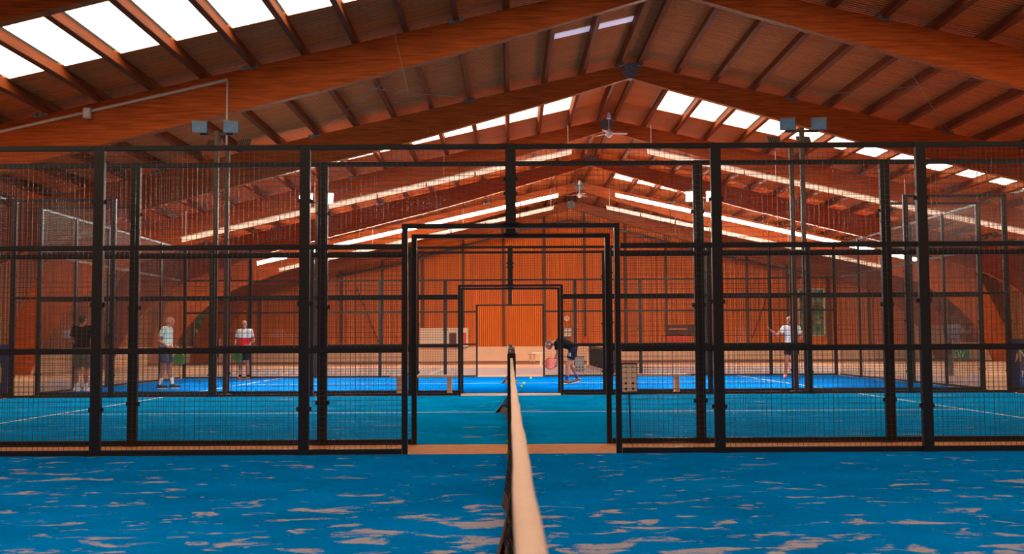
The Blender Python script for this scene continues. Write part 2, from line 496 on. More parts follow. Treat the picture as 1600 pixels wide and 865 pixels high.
# ------------------------------------------------------------------ roof: sheets, purlins, roof lights
ceil = thing('ceiling', None, None, kind='structure')
US = [0.25 + 1.09 * k for k in range(20)]
PUR_H = 0.24
def purlin_mesh(L):
    return MB().bevel_box(-0.06, 0.06, 0, L, 0, PUR_H, 0.008).mesh('purlin', M['purlin'])
YS = [-7.6, -0.06, 7.47] + FR[:-1] + [BACK]
pm = {}
ang = math.atan(SL)
for b in range(len(YS) - 1):
    L = round(YS[b + 1] - YS[b], 3)
    if L not in pm: pm[L] = purlin_mesh(L)
    if b < 2: continue
    for u in US:
        for s in (-1, 1):
            inst('purlin', pm[L], ceil, (AX + s * u, YS[b], ZTOP - SL * u), (0, s * ang, 0))
def sheet_mesh(w, L, pitch=0.118, depth=0.03):
    """corrugated sheet: x along the slope (0..w), ribs run along x, stacked in y"""
    mb = MB()
    n = max(1, int(L / pitch)); p = L / n
    prof = []
    for i in range(n):
        y = i * p
        prof += [(y, 0), (y + p * 0.5, 0), (y + p * 0.62, depth), (y + p * 0.88, depth)]
    prof.append((L, 0))
    vs = []
    for y, z in prof: vs += [(0, y, z), (w, y, z)]
    mb.add(vs, [(2 * i, 2 * i + 1, 2 * i + 3, 2 * i + 2) for i in range(len(prof) - 1)])
    mb.box(0, w, 0, L, depth + 0.002, depth + 0.06)
    return mb.mesh('roof_sheet', M['deck'])
sm = {}
W2 = 2.18 / math.cos(ang)
def sheets(y0, y1):
    L = round(y1 - y0, 3)
    if L not in sm: sm[L] = sheet_mesh(W2, L)
    for k in range(10):
        u = 0.0 + 2.18 * k
        for s in (-1, 1):
            z = ZTOP + PUR_H + 0.005 - SL * u
            if s > 0:
                inst('roof_sheet', sm[L], ceil, (AX + u, y0, z), (0, ang, 0))
            else:
                u2 = u + 2.18
                inst('roof_sheet', sm[L], ceil, (AX - u2, y0, z - SL * 2.18), (0, -ang, 0))
S0, S1 = 2.35, 5.5
pane = MB().box(0, (1.09 - 0.1) / math.cos(ang), 0, S1 - S0, 0, 0.012).mesh('skylight_pane', M['skylight'])
pane_filler = {}
for b in range(len(YS) - 1):
    y0, y1 = YS[b], YS[b + 1]
    if b in (1, 3, 5, 7):
        sheets(y0, y0 + S0)
        sheets(y0 + S1, y1)
        # solid ridge bay between the first purlins, then one pane per purlin bay
        for s in (-1, 1):
            mb = MB(); w = 1.31 / math.cos(ang)
            mb.box(0, w, 0, S1 - S0, 0, 0.05)
            if s > 0: mb.build('ridge_sheet', M['deck'], ceil, loc=(AX, y0 + S0, ZTOP + PUR_H + 0.005), rot=(0, ang, 0))
            else: mb.build('ridge_sheet', M['deck'], ceil, loc=(AX - 1.31, y0 + S0, ZTOP + PUR_H + 0.005 - SL * 1.31), rot=(0, -ang, 0))
            for k in range(1, 19):
                u = US[k] + 0.05
                if s > 0: inst('skylight_pane', pane, ceil, (AX + u, y0 + S0, ZTOP + PUR_H + 0.01 - SL * u), (0, ang, 0))
                else: inst('skylight_pane', pane, ceil, (AX - u - 0.99, y0 + S0, ZTOP + PUR_H + 0.01 - SL * (u + 0.99)), (0, -ang, 0))
    else:
        sheets(y0, y1)
# small dull roof lights high on the left slope of the second bay
dull = MB().box(0, 0.97, 0, 0.42, -0.02, 0.0).mesh('skylight_pane', M['skylight_dull'])
for k in (0, 1):
    u = US[k] + 0.06
    inst('skylight_pane', dull, ceil, (AX - u - 0.97, 26.0, ZTOP + PUR_H - SL * (u + 0.97)), (0, -ang, 0))

# ------------------------------------------------------------------ glulam portal frames
TP = [(0, .42), (1.5, .53), (3.6, .66), (7, .84), (12, .94), (14, 1.0)]
def thick(u):
    for (a, ta), (b2, tb) in zip(TP, TP[1:]):
        if u <= b2: return ta + (tb - ta) * (u - a) / (b2 - a)
    return TP[-1][1]
def half_frame(s):
    top, bot = [], []
    for i in range(15):
        u = 14.0 * i / 14
        top.append((u, ZTOP - SL * u)); bot.append((u, ZTOP - SL * u - thick(u)))
    for (u, zt, ub, zb) in ((16, None, 15.5, 4.32), (18, None, 16.9, 3.86), (19.4, None, 18.0, 3.30), (20.1, 3.75, 18.9, 2.55), (20.6, 2.75, 19.6, 1.75), (21.05, 1.7, 20.1, 0.95), (21.4, 0.0, 20.5, 0.0)):
        top.append((u, ZTOP - SL * u if zt is None else zt)); bot.append((ub, zb))
    mb = MB()
    n = len(top)
    vs = []
    for (ut, zt), (ub, zb) in zip(top, bot):
        for y in (-0.10, 0.10):
            vs += [(s * ut, y, zt), (s * ub, y, zb)]
    fs = []
    for i in range(n - 1):
        a, b3 = i * 4, (i + 1) * 4
        q = [(a, a + 1, b3 + 1, b3), (a + 2, b3 + 2, b3 + 3, a + 3), (a, b3, b3 + 2, a + 2), (a + 1, a + 3, b3 + 3, b3 + 1)]
        fs += q if s > 0 else [tuple(reversed(x)) for x in q]
    fs += [(0, 2, 3, 1), ((n - 1) * 4, (n - 1) * 4 + 1, (n - 1) * 4 + 3, (n - 1) * 4 + 2)]
    return mb.add(vs, fs).mesh('beam_half', M['wood'])
hm = {1: half_frame(1), -1: half_frame(-1)}
plate = MB().tube((0, -0.13, 0), (0, 0.13, 0), 0.235, n=24)
for a in range(8):
    plate.tube((0.17 * math.cos(a * PI / 4), -0.145, 0.17 * math.sin(a * PI / 4)), (0.17 * math.cos(a * PI / 4), -0.12, 0.17 * math.sin(a * PI / 4)), 0.018, n=6)
plate = plate.mesh('hinge_plate', M['grey'])
shoe = MB()
shoe.box(-0.17, 0.17, -0.13, 0.13, -0.045, -0.0)
for q in (-0.12, 0, 0.12): shoe.bevel_box(q - 0.045, q + 0.045, -0.15, -0.09, -0.05, 0.05)
shoe = shoe.mesh('beam_bracket', M['grey'])
ord_l = ['nearest, only its underside in the top left corner', 'second one, carrying the pale conduit', 'third one, behind the unlit floodlights',
         'fourth one, behind the nearer fan', 'fifth one, between fan and long strips', 'sixth one, deep in the hall', 'last one, against the orange back wall']
for i, y in enumerate(FR):
    t = thing('portal_frame', 'orange-brown timber roof frame, ' + ord_l[i], 'roof frame', (AX, y, 0), 0, 'glued timber roof frames')
    for s in (-1, 1):
        inst('beam_half', hm[s], t, (0, 0, 0))
    inst('hinge_plate', plate, t, (0, 0, ZTOP - 0.21))
    for s in (-1, 1):
        MB().sphere((s * 0.27, -0.12, ZTOP - 0.02), (0.10, 0.05, 0.08)).build('hinge_lug', M['grey'], t)
        for u in (4.62, 9.05, 13.5):
            inst('beam_bracket', shoe, t, (s * u, 0, ZTOP - SL * u + 0.0), (0, s * ang, 0))

# roof bracing cables in the second and third bays
def cable(p0, p1, label, r=0.009, sag=0.0, group=None):
    pts = []
    for i in range(9):
        q = i / 8
        p = Vector(p0).lerp(Vector(p1), q)
        p.z -= sag * 4 * q * (1 - q)
        pts.append(p)
    o = MB().path(pts, r, 6).build('bracing_cable', M['rope'])
    return tag(o, label, 'cable', group)
def rp(u_signed, y, dz=-0.12): return (AX + u_signed, y, ZTOP - SL * abs(u_signed) + dz + 0.2)
for (ua, ub, where) in ((-4.62, -9.05, 'left slope, crossing downwards to the left'), (-9.05, -4.62, 'left slope, crossing upwards to the ridge'),
                        (4.62, 9.05, 'right slope, crossing downwards to the right'), (9.05, 4.62, 'right slope, crossing upwards to the ridge')):
    cable(rp(ua, FR[1] + 0.15), rp(ub, FR[2] - 0.15), 'thin steel bracing cable under the brown %s' % where, sag=0.12)

# ------------------------------------------------------------------ hanging light strips
def light_strip(y, s, m, hz, label, grp, w=0.10, h=0.15):
    u0, u1 = 1.25, 14.4
    H0 = 7.735
    sl = 0.222
    t = thing('light_strip', label, 'ceiling light', (3.4 + s * u0, y, H0 - sl * u0), 0, grp)
    n = 8
    tot = u1 - u0
    for k in range(n):
        a, b = k * tot / n + 0.03, (k + 1) * tot / n - 0.03
        mb = MB()
        vs = []
        for uu in (a, b):
            for yy in (-w / 2, w / 2):
                for zz in (-h / 2, h / 2 - 0.02):
                    vs.append((s * uu, yy, -sl * uu + zz))
        fs = [(0, 1, 3, 2), (4, 6, 7, 5), (0, 4, 5, 1), (2, 3, 7, 6), (0, 2, 6, 4), (1, 5, 7, 3)]
        mb.add(vs, fs).build('tube_cover', m, t)
    vs = []
    for uu in (0, tot):
        for yy in (-w / 2 - 0.01, w / 2 + 0.01):
            for zz in (h / 2 - 0.02, h / 2 + 0.02):
                vs.append((s * uu, yy, -sl * uu + zz))
    MB().add(vs, [(0, 1, 3, 2), (4, 6, 7, 5), (0, 4, 5, 1), (2, 3, 7, 6), (0, 2, 6, 4), (1, 5, 7, 3)]).build('housing', M['conduit'], t)
    for uu in (0.15, tot * 0.33, tot * 0.66, tot - 0.15):
        MB().tube((s * uu, 0, -sl * uu + h / 2), (s * uu, 0, -sl * uu + 0.93), 0.009, n=6).build('hanging_cord', M['conduit'], t)
    return t
side = {-1: 'left', 1: 'right'}
for s in (-1, 1):
    light_strip(35.4, s, M['tube_dim'], 0, 'pale hanging light strip under the %s roof slope, nearest of three' % side[s], 'hanging light strips')
    light_strip(46.0, s, M['tube_on'], 0, 'glaring white hanging light strip under the %s roof slope' % side[s], 'hanging light strips')
    light_strip(50.4, s, M['tube_dim'], 0, 'pale hanging light strip under the %s roof slope, farthest of three' % side[s], 'hanging light strips')

# ------------------------------------------------------------------ ceiling fans
def fan(y, label, rot):
    zt = ZTOP + 0.1
    t = thing('ceiling_fan', label, 'fan', (AX, y, 7.25 + CAM_H - 0.02), rot, 'ceiling fans')
    MB().tube((0, 0, 0.1), (0, 0, zt - t.location.z - 0.15), 0.014).build('rod', M['white'], t)
    MB().tube((0, 0, zt - t.location.z - 0.3), (0, 0, zt - t.location.z - 0.08), 0.09, 0.045, 14).build('canopy', M['white'], t)
    mb = MB().tube((0, 0, -0.05), (0, 0, 0.07), 0.14, 0.12, 20)
    mb.tube((0, 0, 0.07), (0, 0, 0.16), 0.07, 0.04, 14).tube((0, 0, -0.14), (0, 0, -0.05), 0.05, 0.12, 16)
    mb.build('motor', M['white'], t, smooth=True)
    for k in range(3):
        a = k * 2 * PI / 3
        mb = MB()
        vs = []
        for (r, w) in ((0.12, 0.04), (0.22, 0.07), (0.42, 0.085), (0.62, 0.07), (0.66, 0.04)):
            for (wy, zz) in ((-w, 0.012), (w, -0.012)):
                for th in (0, 0.012):
                    vs.append((r, wy, zz + th))
        fs = []
        for i in range(4):
            q = i * 4
            fs += [(q, q + 4, q + 6, q + 2), (q + 1, q + 3, q + 7, q + 5), (q, q + 1, q + 5, q + 4), (q + 2, q + 6, q + 7, q + 3)]
        fs += [(0, 2, 3, 1), (16, 17, 19, 18)]
        mb.add(vs, fs).build('blade', M['white'], t, rot=(0, 0, a))
fan(36.6, 'white three-bladed ceiling fan hanging before the fourth roof frame', 0.15)
fan(52.2, 'small distant white ceiling fan hanging deep in the hall', 0.9)

# ------------------------------------------------------------------ fences
_mesh_cache = {}
def wire_mesh(w, h, pitch=0.05, r=0.0015):
    key = (round(w, 3), round(h, 3), r)
    if key in _mesh_cache: return _mesh_cache[key]
    mb = MB()
    n = max(2, int(round(w / pitch)))
    for i in range(n + 1):
        x = w * i / n
        vs = []
        for z in (0, h):
            vs += [(x - r, -r, z), (x + r, -r, z), (x + r, r, z), (x - r, r, z)]
        mb.add(vs, [(0, 1, 5, 4), (1, 2, 6, 5), (2, 3, 7, 6), (3, 0, 4, 7)])
    n = max(2, int(round(h / pitch)))
    for i in range(n + 1):
        z = h * i / n
        vs = []
        for x in (0, w):
            vs += [(x, r, z - r), (x, 3 * r, z - r), (x, 3 * r, z + r), (x, r, z + r)]
        mb.add(vs, [(0, 1, 5, 4), (1, 2, 6, 5), (2, 3, 7, 6), (3, 0, 4, 7)])
    me = mb.mesh('wire_mesh', M['wire'])
    _mesh_cache[key] = me
    return me
_pc = {}
def post_mesh(h, w=0.10, d=0.06):
    key = ('p', h, w, d)
    if key not in _pc:
        mb = MB().bevel_box(-w / 2, w / 2, -d / 2, d / 2, 0, h, 0.004)
        for z in (0.44, 1.45, 2.45):
            if z < h - 0.2:
                for s in (-1, 1):
                    mb.tube((s * (w / 2 + 0.012), 0, z - 0.02), (s * (w / 2 + 0.012), 0, z + 0.02), 0.013, n=6)
        mb.box(-w / 2 - 0.03, w / 2 + 0.03, -d / 2 - 0.03, d / 2 + 0.03, 0, 0.012)
        _pc[key] = mb.mesh('post', M['steel'])
    return _pc[key]
def rail_mesh(L, h=0.05, d=0.04):
    key = ('r', round(L, 3), h, d)
    if key not in _pc:
        _pc[key] = MB().bevel_box(0, L, -d / 2, d / 2, -h / 2, h / 2, 0.004).mesh('rail', M['steel'])
    return _pc[key]
def glass_mesh(w, h, m='glass'):
    key = (m, round(w, 3), round(h, 3))
    if key not in _pc:
        _pc[key] = MB().box(0, w, -0.005, 0.005, 0, h).mesh('glass_panel', M[m])
    return _pc[key]
def stuffmesh(me, par, loc, rot=None):
    o = inst('wire_mesh', me, par, loc, rot)
    o['kind'] = 'stuff'
    return o
fl_names = ['nearest of five', 'second of five, close behind the nearest', 'third of five, beyond the middle court', 'fourth of five, before the far court', 'farthest of five, beyond the players']
def fence(i, y):
    t = thing('court_fence', 'black mesh fence with doorway, ' + fl_names[i], 'fence', (X0, y, 0), 0, 'long mesh fences')
    P, R2 = 0.05, 0.05
    for k in range(-5, 6):
        if k == 0: continue
        h = 4.0 if abs(k) >= 4 else 3.0
        inst('post', post_mesh(h), t, (2 * k, 0, 0))
    inst('post', post_mesh(0.79), t, (0, 0, 2.215))
    for k in range(-5, 5):
        x0 = 2 * k + P; x1 = 2 * (k + 1) - P
        near_c = k in (-1, 0)
        if near_c:
            # the half beside the doorway
            if k == -1: a0, a1, b0, b1 = x0, -1.06, -1.0, -P
            else: a0, a1, b0, b1 = 1.06, x1, P, 1.0
            for z in (0.03, 1.0, 2.0): inst('rail', rail_mesh(a1 - a0), t, (a0, 0, z))
            inst('rail', rail_mesh(x1 - x0), t, (x0, 0, 2.975))
            for z in (0.055, 1.025): stuffmesh(wire_mesh(a1 - a0, 0.92 if z < 0.5 else 0.95), t, (a0, 0, z))
            stuffmesh(wire_mesh(a1 - a0, 0.925), t, (a0, 0, 2.025))
            stuffmesh(wire_mesh(b1 - b0, 0.72), t, (b0, 0, 2.23))
            continue
        edge = (k <= -4 or k >= 3)
        outer = (k == -5 or k == 4)
        sub = 1 if edge else 0
        w = x1 - x0
        if not edge:
            for z in (0.03, 1.0, 2.0, 2.975): inst('rail', rail_mesh(w), t, (x0, 0, z))
            stuffmesh(wire_mesh(w, 0.92), t, (x0, 0, 0.055)); stuffmesh(wire_mesh(w, 0.95), t, (x0, 0, 1.025)); stuffmesh(wire_mesh(w, 0.925), t, (x0, 0, 2.025))
        elif i < 2:
            zs = [0.03, 1.0, 2.0, 2.975] + ([3.975] if outer else [])
            for z in zs: inst('rail', rail_mesh(w), t, (x0, 0, z))
            stuffmesh(wire_mesh(w, 0.92), t, (x0, 0, 0.055)); stuffmesh(wire_mesh(w, 0.95), t, (x0, 0, 1.025)); stuffmesh(wire_mesh(w, 0.925), t, (x0, 0, 2.025))
            if outer: stuffmesh(wire_mesh(w, 0.95), t, (x0, 0, 3.0))
        elif outer:
            for z in (0.03, 2.0, 3.0, 3.975): inst('rail', rail_mesh(w), t, (x0, 0, z))
            inst('glass_panel', glass_mesh(w, 1.92), t, (x0, 0, 0.055)); inst('glass_panel', glass_mesh(w, 0.95), t, (x0, 0, 2.025))
            stuffmesh(wire_mesh(w, 0.925), t, (x0, 0, 3.025))
        else:
            for z in (0.03, 2.0, 2.975): inst('rail', rail_mesh(w), t, (x0, 0, z))
            inst('glass_panel', glass_mesh(w, 1.92), t, (x0, 0, 0.055))
            stuffmesh(wire_mesh(w, 0.925), t, (x0, 0, 2.025))
    df = MB()
    for s in (-1, 1): df.bevel_box(s * 1.028 - 0.026, s * 1.028 + 0.026, -0.03, 0.03, 0, 2.22, 0.004)
    df.bevel_box(-1.002, 1.002, -0.03, 0.03, 2.176, 2.22, 0.004)
    df.build('door_frame', M['steel'], t)
    return t
for i, y in enumerate(F): fence(i, y)

def end_wall(x, y0, y1, label):
    t = thing('glass_end_wall', label, 'glass wall', (x, y0, 0), PI / 2, 'glass end walls')
    L = y1 - y0
    n = 5
    w = L / n
    for k in range(1, n):          # the corner posts belong to the long fences
        inst('post', post_mesh(4.0, 0.08, 0.06), t, (min(max(k * w, 0.06), L - 0.06), 0, 0))
    for k in range(n):
        a = k * w + 0.05
        if k == 0: a += 0.06
        ww = w - 0.10 - (0.06 if k in (0, n - 1) else 0)
        for z in (0.03, 3.0, 3.975): inst('rail', rail_mesh(ww), t, (a, 0, z))
        inst('glass_panel', glass_mesh(ww, 2.9, 'glass_dusty'), t, (a, 0, 0.06))
        stuffmesh(wire_mesh(ww, 0.925), t, (a, 0, 3.03))
for s in (-1, 1):
    end_wall(X0 + s * 10.08, F[1] + 0.06, F[2] - 0.06, 'tall glass and mesh end wall on the %s of the middle court' % side[s])
    end_wall(X0 + s * 10.08, F[3] + 0.06, F[4] - 0.06, 'tall glass and mesh end wall on the %s of the far court' % side[s])

# ------------------------------------------------------------------ floodlight poles
def flood(parent, x, z, face, yaw, on, power, size=1.0):
    """face -1: towards the camera, +1 away"""
    e = bpy.data.objects.new('floodlight', MB().bevel_box(-0.16, 0.16, -0.03, 0.03, -0.13, 0.13, 0.01).mesh('floodlight', M['lamp_body']))
    e.location = (x, face * 0.14, z)
    e.rotation_euler = (math.radians(32 if face < 0 else -32), 0, yaw)
    e.scale = (size, 1, size)
    link(e, parent)
    MB().box(-0.145, 0.145, *( (-0.034, -0.031) if face < 0 else (0.031, 0.034)), -0.115, 0.115).build('lens', M['lens_on' if on else 'lens_off'], e)
    mb = MB()
    for k in range(6): mb.box(-0.14 + k * 0.05, -0.128 + k * 0.05, *((0.03, 0.055) if face < 0 else (-0.055, -0.03)), -0.1, 0.1)
    mb.build('cooling_fin', M['lamp_body'], e)
    if on:
        ld = bpy.data.lights.new('flood_beam', 'SPOT')
        ld.energy = power; ld.color = (1.0, 0.84, 0.66)
        ld.spot_size = math.radians(84); ld.spot_blend = 0.7; ld.shadow_soft_size = 0.12
        lo = bpy.data.objects.new('flood_beam', ld)
        COL.objects.link(lo)
        lo.location = Vector(parent.location) + Vector((x, face * 0.22, z - 0.05))
        d = Vector((-math.sin(yaw) * face if False else -x * 0 + (-1 if parent.location.x > 0 else 1) * 0.35, face * 1.0, -1.15))
        lo.rotation_euler = d.to_track_quat('-Z', 'Y').to_euler()
def light_pole(x, y, H, face, on, label, power=0, size=1.0):
    t = thing('light_pole', label, 'lamp', (x, y, 0), 0, 'floodlight poles')
    MB().bevel_box(-0.045, 0.045, -0.045, 0.045, 0, H, 0.006).build('pole', M['pole'], t)
    MB().bevel_box(-0.34, 0.34, -0.025, 0.025, H - 0.09, H - 0.04, 0.004).build('crossbar', M['pole'], t)
    MB().box(-0.11, 0.11, -0.11, 0.11, 0, 0.015).build('base_plate', M['pole'], t)
    mb = MB()
    for s in (-1, 1): mb.tube((s * 0.30, 0, H - 0.06), (s * 0.30, face * 0.12, H + 0.02), 0.015, n=6)
    mb.build('bracket', M['lamp_body'], t)
    yaw = 0.25 * (1 if x > 0 else -1) * face * -1
    for s in (-1, 1):
        flood(t, s * 0.32, H + 0.06, face, yaw * -1, on, power, size)
    return t
sx = {-1: 'left', 1: 'right'}
for s in (-1, 1):
    light_pole(X0 + s * 6.0 + 0.0, F[2] + 0.22, 5.42, -1, False, 'brown pole with two unlit bluish floodlights, on the %s' % sx[s])
    light_pole(X0 + s * 5.98, F[3] - 0.22, 5.25, 1, True, 'slim pole with floodlights turned away, behind the unlit pair on the %s' % sx[s], FLOOD_POWER)
    light_pole(X0 + s * 6.0, F[4] + 0.22, 5.50, -1, True, 'pole with glaring lit floodlights at the far fence on the %s' % sx[s], FLOOD_POWER, 1.35)

# supply conduit along the second roof frame, dropping to the left pole
def beamz(x): return ZTOP - SL * abs(x - AX)
yc = FR[1] - 0.13
cp = []
for xx in (-17.5, -14, -11.5, -9.0, -6.02): cp.append((xx, yc, beamz(xx) - 0.17))
o = MB().path(cp, 0.035, 8)
o.path([(-6.02, yc, beamz(-6.02) - 0.17), (-6.02, yc, 5.3)], 0.022, 8)
o = o.build('conduit', M['conduit'], smooth=True)
tag(o, 'pale conduit along the second timber frame, dropping to the left pole', 'conduit')
jb = thing('junction_box', 'small pale junction box on the conduit at the second timber frame', 'box', (-8.98, yc - 0.06, beamz(-8.98) - 0.2))
MB().bevel_box(-0.08, 0.08, -0.05, 0.05, -0.13, 0.10, 0.01).build('housing', M['conduit'], jb)
MB().box(-0.06, 0.06, -0.056, -0.051, -0.10, 0.07).build('lid', M['white'], jb)
# thin hanging cables from the roof
for (px, y, z1, z2, lab) in ((-2.4, 21.9, 7.6, 6.3, 'thin cable hanging over the second timber frame'), (-2.3, 29.8, 7.1, 4.6, 'thin cable hanging over the third timber frame, left of the ridge')):
    cable((px, y, z1), (px + 0.3, y, z2), lab, 0.006)

# ------------------------------------------------------------------ nets
def net(y0, y1, label, flare_amp, near_post=True, tape_mat='tape'):
    t = thing('padel_net', label, 'net', (X0 + 0.0, y0, 0), 0, 'court nets')
    L = y1 - y0
    yc = L / 2
    def ztop(y):
        q = (y / L - 0.5) * 2
        return 0.88 + 0.04 * q * q
    def off(y, z):
        q = max(0, 1 - z / 0.33)
        f = flare_amp * math.exp(-((y - yc) / 0.55) ** 2) * q ** 1.3
        rp2 = 0.045 * (max(0, math.sin(y * 2.1 + 0.6)) ** 2 + 0.7 * max(0, math.sin(y * 3.7 + 2)) ** 3) * max(0, 1 - z / 0.6) ** 1.2
        return -(f + rp2)
    # netting cords
    mb = MB()
    r = 0.0016
    ny = int(L / 0.045)
    nz = 18
    def strip(pts, ax):
        vs = []
        for p in pts:
            if ax == 'v': vs += [(p[0] - r, p[1] - r, p[2]), (p[0] + r, p[1] - r, p[2]), (p[0] + r, p[1] + r, p[2]), (p[0] - r, p[1] + r, p[2])]
            else: vs += [(p[0] - r, p[1], p[2] - r), (p[0] + r, p[1], p[2] - r), (p[0] + r, p[1], p[2] + r), (p[0] - r, p[1], p[2] + r)]
        fs = []
        for i in range(len(pts) - 1):
            for j in range(4): fs.append((4 * i + j, 4 * i + (j + 1) % 4, 4 * i + 4 + (j + 1) % 4, 4 * i + 4 + j))
        mb.add(vs, fs)
    for i in range(ny + 1):
        y = L * i / ny
        strip([(off(y, z), y, z) for z in [0.03 + (ztop(y) - 0.08) * j / 8 for j in range(9)]], 'v')
    for j in range(nz):
        fz = j / (nz - 1)
        strip([(off(y, 0.03 + (ztop(y) - 0.08) * fz), y, 0.03 + (ztop(y) - 0.08) * fz) for y in [L * k / 60 for k in range(61)]], 'h')
    o = mb.build('netting', M['netcord'], t)
    o['kind'] = 'stuff'
    # top tape: folded band
    n = 80
    prof = [(-0.0115, -0.052), (-0.0125, -0.006), (-0.0095, 0.0), (0.0095, 0.0), (0.0125, -0.006), (0.0115, -0.052), (0.006, -0.052), (-0.006, -0.052)]
    vs = []
    for i in range(n + 1):
        y = 0.03 + (L - 0.06) * i / n
        wob = 0.0008 * math.sin(y * 5.1) + 0.0006 * math.sin(y * 11.3 + 1)
        for px, pz in prof: vs.append((px + wob, y, ztop(y) + pz))
    m8 = len(prof)
    fs = []
    for i in range(n):
        fs += [(i * m8 + j, (i + 1) * m8 + j, (i + 1) * m8 + (j + 1) % m8, i * m8 + (j + 1) % m8) for j in range(m8)]
    fs += [tuple(range(m8)), tuple(range((n + 1) * m8 - 1, n * m8 - 1, -1))]
    MB().add(vs, fs).build('tape', M[tape_mat], t, smooth=True)
    # bottom hem, a flat band that follows the flare
    vs = []
    n = 120
    for i in range(n + 1):
        y = L * i / n
        for z, dx in ((0.008, 0.0), (0.10, 0.0)):
            x = off(y, z) - (0.004 if z < 0.05 else 0)
            vs += [(x - 0.003, y, z), (x + 0.003, y, z)]
    fs = []
    for i in range(n):
        a, b = i * 4, i * 4 + 4
        fs += [(a, a + 2, b + 2, b), (a + 1, b + 1, b + 3, a + 3), (a + 2, a + 3, b + 3, b + 2), (a, b, b + 1, a + 1)]
    MB().add(vs, fs).build('hem', M['hem'], t)
    # centre strap folded out to the left
    mb = MB()
    zs = [0.0, 0.06, 0.14, 0.24, 0.34, 0.5, 0.7, 0.87]
    vs = []
    for z in zs:
        x = off(yc, z) - 0.006
        w = 0.03 + 0.16 * max(0, 1 - z / 0.3)
        vs += [(x - 0.004, yc - w, z + 0.004), (x + 0.002, yc - w, z + 0.004), (x + 0.002, yc + w, z + 0.004), (x - 0.004, yc + w, z + 0.004)]
    fs = []
    for i in range(len(zs) - 1):
        for j in range(4): fs.append((4 * i + j, 4 * i + 4 + j, 4 * i + 4 + (j + 1) % 4, 4 * i + (j + 1) % 4))
    mb.add(vs, fs).build('centre_strap', M['hem'], t)
    for (py, on) in ((0.0, near_post), (L + 0.04, True)):
        if not on: continue
        p = MB().bevel_box(-0.04, 0.04, py - 0.04, py + 0.04, 0.0, 0.962, 0.006).box(-0.06, 0.06, py - 0.06, py + 0.06, 0, 0.012)
        p = p.build('net_post', M['steel'], t)
        MB().tube((-0.024, py, 0.96), (-0.024, py, 1.0), 0.009, n=8).tube((0.024, py, 0.96), (0.024, py, 1.0), 0.009, n=8).tube((-0.03, py, 1.005), (0.03, py, 1.005), 0.012, n=10).tube((0, py - 0.008, 0.962), (0, py - 0.008, 0.99), 0.01, n=8).build('winder', M['grey'], p)
    return t
net(0.38, 10.12, 'net with pale top tape running from the camera through the nearest court', 0.055, near_post=False)
net(11.42, 21.12, 'padel net of the middle court, in line behind the nearest net', 0.21)
net(22.68, 32.42, 'padel net of the far court, in line behind the other two', 0.20)

# net of the grey-violet court, seen at a shallow angle
t = thing('tennis_net', 'dark low net on the grey-violet floor, right of the bending player', 'net', (3.62, 36.6, 0))
mb = MB()
for i in range(120):
    y = 11.4 * i / 119
    mb.box(-0.003, 0.003, y - 0.003, y + 0.003, 0.03, 0.86)
for j in range(9):
    mb.box(-0.003, 0.003, 0, 11.4, 0.05 + j * 0.09, 0.056 + j * 0.09)
o = mb.build('netting', M['netcord'], t); o['kind'] = 'stuff'
MB().box(-0.008, 0.008, 0, 11.4, 0.86, 0.93).build('tape', M['tape'], t)
MB().box(-0.012, 0.012, 0, 11.4, 0.0, 0.75).build('windscreen', M['cloth_black'], t)
for y in (0, 11.4):
    MB().bevel_box(-0.04, 0.04, y - 0.04, y + 0.04, 0, 1.0).build('net_post', M['steel'], t)

# ------------------------------------------------------------------ benches in the gap, tables beyond
def bench(x0, x1, y, legs, h, label, m='beige', dep=0.30, grp='pale benches'):
    t = thing('bench', label, 'bench', ((x0 + x1) / 2, y, 0), 0, grp)
    c = (x0 + x1) / 2
    MB().bevel_box(x0 - c, x1 - c, -dep / 2, dep / 2, h - 0.05, h, 0.008).build('seat', M[m], t)
    for lx in legs:
        MB().bevel_box(lx - c - 0.045, lx - c + 0.045, -dep / 2 + 0.03, dep / 2 - 0.03, 0.03, h - 0.05, 0.005).bevel_box(lx - c - 0.05, lx - c + 0.05, -dep / 2, dep / 2, -0.01, 0.03, 0.004).build('leg', M[m], t)
bench(-2.46, -1.02, 21.9, (-2.28, -1.245), 0.40, 'pale bench behind the third fence, left of the doorway')
bench(2.2, 3.7, 21.9, (2.4, 3.43), 0.40, 'pale bench behind the third fence, right of the doorway')
bench(1.0, 1.55, 47.6, (1.40,), 0.58, 'small pale table beyond the courts, left of the bending player', m='board_cream', dep=0.5, grp='pale benches')
bench(0.95, 1.4, 56.8, (1.1, 1.3), 0.42, 'small brownish bench near the pale plinth of the back wall', m='concrete', dep=0.4, grp='pale benches')
bench(3.45, 4.0, 46.5 + 2.2, (3.6, 3.85), 0.75, 'pale tall seat beside the dark low net', dep=0.5, grp='pale benches')

